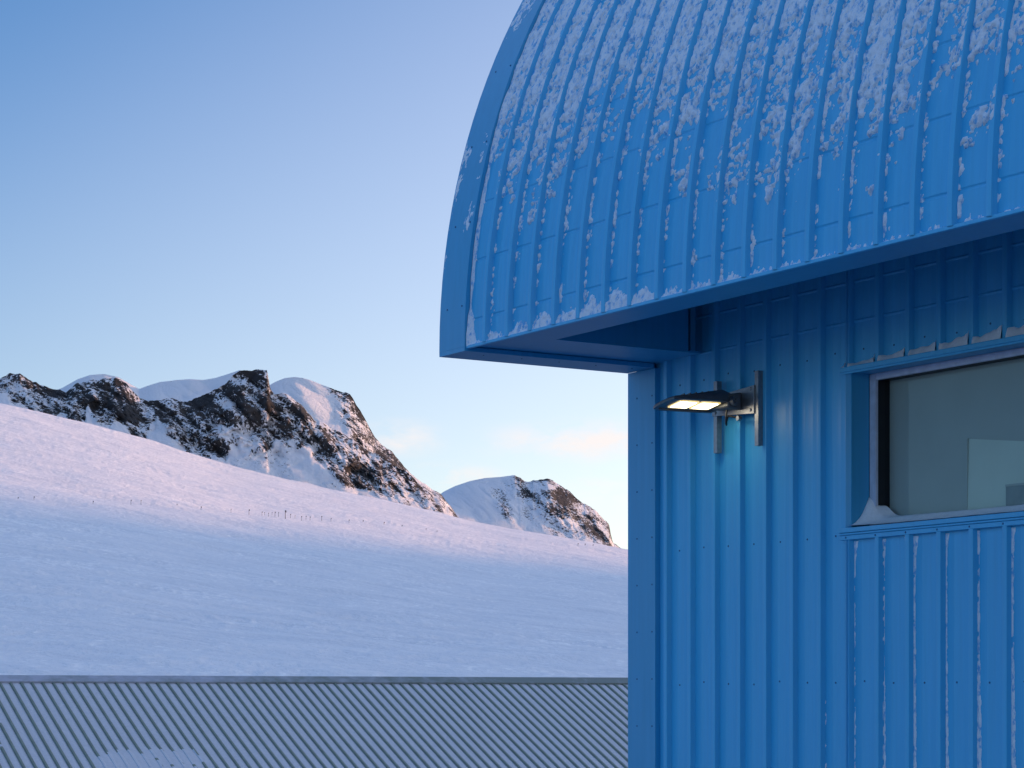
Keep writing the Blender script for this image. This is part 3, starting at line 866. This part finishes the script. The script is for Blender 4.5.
m.hexa([L(1.20, 0.081, 2.06), L(1.70, 0.081, 2.03), L(1.70, 0.090, 2.03), L(1.20, 0.090, 2.06),
        L(1.20, 0.081, 2.20), L(1.70, 0.081, 2.235), L(1.70, 0.090, 2.235), L(1.20, 0.090, 2.20)])
for s, h in ((1.66, 2.21), (1.66, 2.06), (1.45, 2.19), (1.24, 2.18), (1.24, 2.08)):
    m.dot(L(s, 0.090, h), 0.014, (0, -1, 0))
m.build('mounting_plate', M_STEEL, FLT, bevel=0.003)
# yoke between plate and head
m = MB()
m.hexa([L(1.30, 0.091, 2.09), L(1.56, 0.091, 2.07), L(1.54, 0.20, 2.085), L(1.30, 0.20, 2.09),
        L(1.30, 0.091, 2.18), L(1.56, 0.091, 2.20), L(1.54, 0.20, 2.18), L(1.30, 0.20, 2.16)])
m.build('junction_box', M_DARK, FLT, bevel=0.012, smooth=40)
m = MB(); m.tube([L(1.565, 0.17, 2.13), L(1.60, 0.17, 2.13)], 0.035, n=16); m.tube([L(1.60, 0.17, 2.13), L(1.615, 0.17, 2.13)], 0.016, n=8)
m.build('hinge', M_DARK, FLT, smooth=35)
# head: long flat casting, rolled so that its lit face looks out past the near edge
HEAD = bpy.data.objects.new('housing', None)
def headpt(u, v, w):
    """u outwards from the wall, v along the wall (near +), w up - in the head's own tilted frame"""
    roll = R(10); pit = R(-1.0)
    v2 = v*math.cos(roll) - w*math.sin(roll); w2 = v*math.sin(roll) + w*math.cos(roll)
    u2 = u*math.cos(pit) - w2*math.sin(pit)*0; w3 = w2 + u*math.sin(pit)
    return L(1.40+v2, 0.14+u2, 2.10+w3)
m = MB()
outl = [(0.0, 0.145), (0.10, 0.155), (0.44, 0.155), (0.525, 0.13), (0.545, 0.08), (0.55, 0.0), (0.545, -0.08), (0.525, -0.13), (0.44, -0.155), (0.10, -0.155), (0.0, -0.145)]
def ringat(w, sc, du=0.0): return [headpt(0.27+(u-0.27)*sc+du, v*sc, w if not callable(w) else w(u)) for u, v in outl]
rings = [ringat(0.0, 1.0), ringat(0.018, 1.0), ringat(lambda u: 0.060-0.06*u, 0.95), ringat(lambda u: 0.100-0.125*u, 0.74)]
n = len(outl)
vs = [p for r in rings for p in r]; fs = []
for j in range(len(rings)-1):
    for i in range(n): fs.append((j*n+i, j*n+(i+1) % n, (j+1)*n+(i+1) % n, (j+1)*n+i))
fs.append(tuple(range((len(rings)-1)*n, len(rings)*n)))
# underside: rim ring then recessed tray
inr = [headpt(0.275+(u-0.275)*0.90, v*0.84, 0.0) for u, v in outl]; inr2 = [headpt(0.275+(u-0.275)*0.90, v*0.84, 0.008) for u, v in outl]
b0_ = len(vs); vs += inr+inr2
for i in range(n):
    fs.append((i, (i+1) % n, b0_+(i+1) % n, b0_+i)); fs.append((b0_+i, b0_+(i+1) % n, b0_+n+(i+1) % n, b0_+n+i))
fs.append(tuple(range(b0_+n, b0_+2*n)))
m.mesh(vs, fs)
for k in range(7):                  # cooling fins along the back
    u0 = 0.06+k*0.055
    m.hexa([headpt(u0, -0.09, 0.075-0.10*u0), headpt(u0+0.008, -0.09, 0.075-0.10*u0), headpt(u0+0.008, 0.09, 0.075-0.10*u0), headpt(u0, 0.09, 0.075-0.10*u0),
            headpt(u0, -0.08, 0.115-0.13*u0), headpt(u0+0.008, -0.08, 0.115-0.13*u0), headpt(u0+0.008, 0.08, 0.115-0.13*u0), headpt(u0, 0.08, 0.115-0.13*u0)])
house = m.build('housing', M_RIM, FLT, smooth=35)
for u0 in (0.075, 0.265):
    m = MB()
    pts = []
    for cx, cy, a0_ in ((u0+0.155, 0.072, 0), (u0+0.025, 0.072, 90), (u0+0.025, -0.062, 180), (u0+0.155, -0.062, 270)):
        for t in range(4):
            a_ = R(a0_+t*30); pts.append((cx+0.022*math.cos(a_), cy+0.022*math.sin(a_)))
    lo = [headpt(u, v, 0.002) for u, v in pts]; hi = [headpt(u, v, 0.0075) for u, v in pts]
    k = len(pts)
    cu, cv = sum(p[0] for p in pts)/k, sum(p[1] for p in pts)/k
    inn = [headpt(cu+(u-cu)*0.86, cv+(v-cv)*0.80, 0.0015) for u, v in pts]
    m.mesh(inn, [tuple(range(k))], 0)
    m.mesh(inn+lo, [(i, (i+1) % k, k+(i+1) % k, k+i) for i in range(k)], 1)
    m.mesh(lo+hi, [(i, (i+1) % k, k+(i+1) % k, k+i) for i in range(k)], 1)
    m.build('led_panel', [M_LED, M_LED_GLOW], house)
m = MB()
cpts = [(1.47, 0.16, 2.075), (1.47, 0.165, 2.02), (1.45, 0.15, 1.985), (1.42, 0.125, 1.975), (1.40, 0.11, 2.0), (1.41, 0.105, 2.04), (1.45, 0.11, 2.035), (1.52, 0.11, 2.02), (1.55, 0.10, 2.03)]
fine = []
for i in range(len(cpts)-1):
    for t in np.linspace(0, 1, 5)[:-1]:
        fine.append(L(*[cpts[i][j]*(1-t)+cpts[i+1][j]*t for j in range(3)]))
m.tube(fine, 0.008, n=7); m.build('cable', M_RUBBER, FLT, smooth=60)
m = MB(); m.tube([L(1.55, 0.095, 2.01), L(1.55, 0.125, 2.01)], 0.018, n=10); m.build('cable_gland', M_STEEL, FLT, smooth=40)

# ------------------------------------------------------------------ grey ribbed-roof building
AZ = R(25)
RIDGE_H = 0.495
GB = empty('grey_roof_building', (-5.2, 58.0, 0), AZ)
tag(GB, 'long low building with a grey-green ribbed metal roof, rime filling its pans', 'building')
PIT = R(22.2); SL = 9.5; T0, T1 = -24.0, 30.0
GP = 0.25
def roof_pt(t, d, off, side):        # t along ridge, d down slope, off normal
    y = -d*math.cos(PIT)*side - off*math.sin(PIT)*side
    z = Z(RIDGE_H) - 0.03 - d*math.sin(PIT) + off*math.cos(PIT)
    return (t, y, z)
ds = np.concatenate([np.linspace(0.0, SL, 80)])
for side, nm in ((1, 'roof'), (-1, 'roof')):
    pr, mi = [], []
    nrib = int((T1-T0)/GP)
    for k in range(nrib):
        c = T0+k*GP
        pr += [(c, 0.0, 'r'), (c+0.018, 0.038, 'r'), (c+0.056, 0.038, 'r'), (c+0.078, 0.008, 'p'), (c+0.12, 0.010, 'p'), (c+0.165, 0.013, 'p'), (c+0.21, 0.011, 'p')]
    pr.append((T1, 0, 'p'))
    sarr = np.array([p[0] for p in pr]); oarr = np.array([p[1] for p in pr]); ispan = np.array([p[2] == 'p' for p in pr])
    SS, DD = np.meshgrid(sarr, ds, indexing='ij')
    OFF = oarr[:, None]*np.ones_like(DD)
    # rime drifts that bury the ribs here and there (thicker to the left)
    bury = sstep(0.35, 0.75, 0.95*np.exp(-((SS+5.0)/1.9)**2-((DD-5.0)/1.3)**2) + (fbm(SS*0.9+3.1, DD*1.2, 4, 17)-0.5)*0.8)
    OFF = OFF + (0.052-OFF)*bury*0.55 + (fbm(SS*3, DD*2, 3, 4)-0.5)*0.008*ispan[:, None]
    th = R(22.2)
    Pg = np.stack([SS, side*(-DD*math.cos(PIT)-OFF*math.sin(PIT)), Z(RIDGE_H)-0.03-DD*math.sin(PIT)+OFF*math.cos(PIT)], -1)
    midx = np.repeat(ispan[:-1].astype(int)[:, None], len(ds)-1, 1)
    bm_ = (bury[:-1, :-1]+bury[1:, 1:])/2 + (fbm(SS*2.2, DD*3.5, 4, 6)[:-1, :-1]-0.5)*1.7*np.clip(bury[:-1, :-1]*3, 0, 1)
    rime = fbm(SS*1.2, DD*2.0, 4, 23)[:-1, :-1] + 0.10*np.clip((-4-SS[:-1, :-1])/8, -1, 1)
    midx = np.where((bm_ > 0.5) | (rime > 0.83), 1, midx)
    if side == 1:
        slope = grid_obj('roof', Pg, [M_GREY, M_RSNOW], GB, matidx=midx, sharp=24)
    else:
        grid_obj('roof', Pg, [M_GREY, M_RSNOW], GB, matidx=midx, sharp=24)
m = MB()
for side in (1, -1):
    a = roof_pt(T0-0.05, 0, 0.062, side); 
    tt_ = np.linspace(T0-0.05, T1+0.05, 60)
    for p0, p1 in zip(tt_[:-1], tt_[1:]):
        m.quad(roof_pt(p0, 0.0, 0.075, side), roof_pt(p1, 0.0, 0.075, side), roof_pt(p1, 0.34, 0.058, side), roof_pt(p0, 0.34, 0.058, side))
        m.quad(roof_pt(p0, 0.34, 0.058, side), roof_pt(p1, 0.34, 0.058, side), roof_pt(p1, 0.345, 0.02, side), roof_pt(p0, 0.345, 0.02, side))
m.build('ridge_cap', M_CAP, GB)
ey = SL*math.cos(PIT)-0.5; ez = Z(RIDGE_H)-0.06-(SL-0.5)*math.sin(PIT)
for side in (1, -1):
    m = MB(); m.box(T0+0.3, T1-0.3, min(side*-ey, side*-(ey-0.12)), max(side*-ey, side*-(ey-0.12)), 0, ez); m.build('side_wall', M_GREY, GB)
for t in (T0+0.3, T1-0.42):
    m = MB(); pz = Z(RIDGE_H)-0.07
    A_ = [(t, -ey+.12, 0), (t, ey-.12, 0), (t, ey-.12, ez), (t, 0, pz), (t, -ey+.12, ez)]
    B_ = [(x+0.12, y, z) for x, y, z in A_]
    m.poly(A_); m.poly(B_)
    for i in range(5): m.quad(A_[i], A_[(i+1) % 5], B_[(i+1) % 5], B_[i])
    m.build('end_wall', M_GREY, GB)

# ------------------------------------------------------------------ light, sky, camera
SUN_EL, SUN_AZ = R(8.0), R(63.0)    # azimuth clockwise from the view direction (+Y)
sd = Vector((math.cos(SUN_EL)*math.sin(SUN_AZ), math.cos(SUN_EL)*math.cos(SUN_AZ), math.sin(SUN_EL)))
sun = bpy.data.lights.new('sun', 'SUN'); sun.energy = 2.0; sun.angle = R(3.4); sun.color = (1.0, 0.47, 0.22)
so = put(bpy.data.objects.new('sun', sun)); so.rotation_euler = (-sd).to_track_quat('-Z', 'Y').to_euler()
so.location = (60, 20, 60)

w = bpy.data.worlds.new('World'); S.world = w; w.use_nodes = True
nt = w.node_tree; bg = nt.nodes['Background']; LK = nt.links.new
sky = nd(nt, 'ShaderNodeTexSky', sky_type='NISHITA', sun_disc=False)
sky.sun_elevation = SUN_EL; sky.sun_rotation = SUN_AZ
sky.altitude = 100; sky.air_density = 1.0; sky.dust_density = 0.3; sky.ozone_density = 4.0
# low pinkish clouds near the horizon, laid out by direction in the sky
tc = nd(nt, 'ShaderNodeTexCoord')
mp = nd(nt, 'ShaderNodeMapping'); mp.inputs['Scale'].default_value = (40, 40, 95)
LK(tc.outputs['Generated'], mp.inputs['Vector'])
cn = nd(nt, 'ShaderNodeTexNoise', i_Scale=1.0, i_Detail=7.0, i_Roughness=0.62); LK(mp.outputs['Vector'], cn.inputs['Vector'])
sx = nd(nt, 'ShaderNodeSeparateXYZ'); LK(tc.outputs['Generated'], sx.inputs[0])
tot = None
for cx_, cz_, hx_, hz_, am_ in ((0.032, 0.1075, 0.040, 0.0085, 1.0), (-0.048, 0.1090, 0.018, 0.0075, 0.75), (-0.026, 0.0925, 0.022, 0.006, 0.9), (0.046, 0.088, 0.03, 0.008, 0.6)):
    mpc = nd(nt, 'ShaderNodeMapping'); mpc.inputs['Scale'].default_value = (1/hx_, 0, 1/hz_); mpc.inputs['Location'].default_value = (-cx_/hx_, 0, -cz_/hz_)
    LK(tc.outputs['Generated'], mpc.inputs['Vector'])
    ln = nd(nt, 'ShaderNodeVectorMath', operation='LENGTH'); LK(mpc.outputs['Vector'], ln.inputs[0])
    mr = nd(nt, 'ShaderNodeMapRange', interpolation_type='SMOOTHSTEP'); mr.inputs['From Min'].default_value = 1.5; mr.inputs['From Max'].default_value = 0.2; mr.inputs['To Max'].default_value = am_
    LK(ln.outputs['Value'], mr.inputs['Value'])
    fy = nd(nt, 'ShaderNodeMath', operation='GREATER_THAN'); fy.inputs[1].default_value = 0.0; LK(sx.outputs[1], fy.inputs[0])
    m1 = nd(nt, 'ShaderNodeMath', operation='MULTIPLY'); LK(mr.outputs['Result'], m1.inputs[0]); LK(fy.outputs[0], m1.inputs[1])
    if tot is None: tot = m1
    else:
        t_ = nd(nt, 'ShaderNodeMath', operation='MAXIMUM'); LK(tot.outputs[0], t_.inputs[0]); LK(m1.outputs[0], t_.inputs[1]); tot = t_
cr_ = ramp(nt, cn.outputs['Fac'], [(0.40, (0, 0, 0)), (0.66, (1, 1, 1))])
mu = nd(nt, 'ShaderNodeMath', operation='MULTIPLY'); LK(cr_.outputs['Color'], mu.inputs[0]); LK(tot.outputs[0], mu.inputs[1])
mu2 = nd(nt, 'ShaderNodeMath', operation='MULTIPLY'); mu2.inputs[1].default_value = 0.85; LK(mu.outputs[0], mu2.inputs[0])
# bright veil of ice haze low in the sky on the sun's side
dv = nd(nt, 'ShaderNodeVectorMath', operation='DOT_PRODUCT'); dv.inputs[1].default_value = (0.97, 0.0, -1.55)
LK(tc.outputs['Generated'], dv.inputs[0])
va = nd(nt, 'ShaderNodeMath', operation='ADD'); va.inputs[1].default_value = 0.63; LK(dv.outputs['Value'], va.inputs[0])
vc = nd(nt, 'ShaderNodeMath', operation='SMOOTH_MAX'); vc.inputs[1].default_value = 0.0; vc.inputs[2].default_value = 0.12; LK(va.outputs[0], vc.inputs[0])
vm = nd(nt, 'ShaderNodeMath', operation='MINIMUM'); vm.inputs[1].default_value = 1.1; LK(vc.outputs[0], vm.inputs[0])
vs2 = nd(nt, 'ShaderNodeVectorMath', operation='SCALE'); vs2.inputs[0].default_value = (4.6, 3.35, 1.95); LK(vm.outputs[0], vs2.inputs['Scale'])
wb = nd(nt, 'ShaderNodeVectorMath', operation='MULTIPLY'); wb.inputs[1].default_value = (0.92, 0.95, 1.07); LK(sky.outputs['Color'], wb.inputs[0])
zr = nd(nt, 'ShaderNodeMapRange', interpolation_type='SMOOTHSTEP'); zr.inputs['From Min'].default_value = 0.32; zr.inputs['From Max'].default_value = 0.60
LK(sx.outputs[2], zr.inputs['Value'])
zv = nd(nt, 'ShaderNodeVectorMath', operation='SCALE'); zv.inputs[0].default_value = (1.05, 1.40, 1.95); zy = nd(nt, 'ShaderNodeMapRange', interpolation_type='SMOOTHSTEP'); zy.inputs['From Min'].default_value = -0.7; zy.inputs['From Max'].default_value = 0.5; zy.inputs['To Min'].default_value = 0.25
LK(sx.outputs[1], zy.inputs['Value']); zm = nd(nt, 'ShaderNodeMath', operation='MULTIPLY'); LK(zr.outputs['Result'], zm.inputs[0]); LK(zy.outputs['Result'], zm.inputs[1]); LK(zm.outputs[0], zv.inputs['Scale'])   # added overhead brightness, out of view, to lift the ambient light
sm0 = nd(nt, 'ShaderNodeVectorMath', operation='ADD'); LK(vs2.outputs[0], sm0.inputs[0]); LK(wb.outputs[0], sm0.inputs[1])
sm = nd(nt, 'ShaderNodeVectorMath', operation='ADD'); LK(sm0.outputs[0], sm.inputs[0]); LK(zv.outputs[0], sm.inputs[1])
mx = nd(nt, 'ShaderNodeMixRGB'); LK(mu2.outputs[0], mx.inputs['Fac']); LK(sm.outputs[0], mx.inputs['Color1'])
mx.inputs['Color2'].default_value = (4.6, 4.15, 4.0, 1)
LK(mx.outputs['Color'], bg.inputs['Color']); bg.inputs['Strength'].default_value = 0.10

cam = bpy.data.cameras.new('camera'); co = put(bpy.data.objects.new('camera', cam))
co.location = (0, 0, CAM_H); co.rotation_euler = (R(90), 0, 0)
cam.sensor_width = 36; cam.sensor_fit = 'HORIZONTAL'; cam.lens = F_PX/1024*36
cam.shift_y = (698-384)/1024; cam.clip_start = 0.1; cam.clip_end = 60000
S.camera = co

vs_ = S.view_settings
vs_.view_transform = 'Standard'; vs_.look = 'None'; vs_.gamma = 1.0; vs_.use_curve_mapping = False
vs_.exposure = 1.16
S.cycles.use_denoising = True
S.cycles.max_bounces = 8
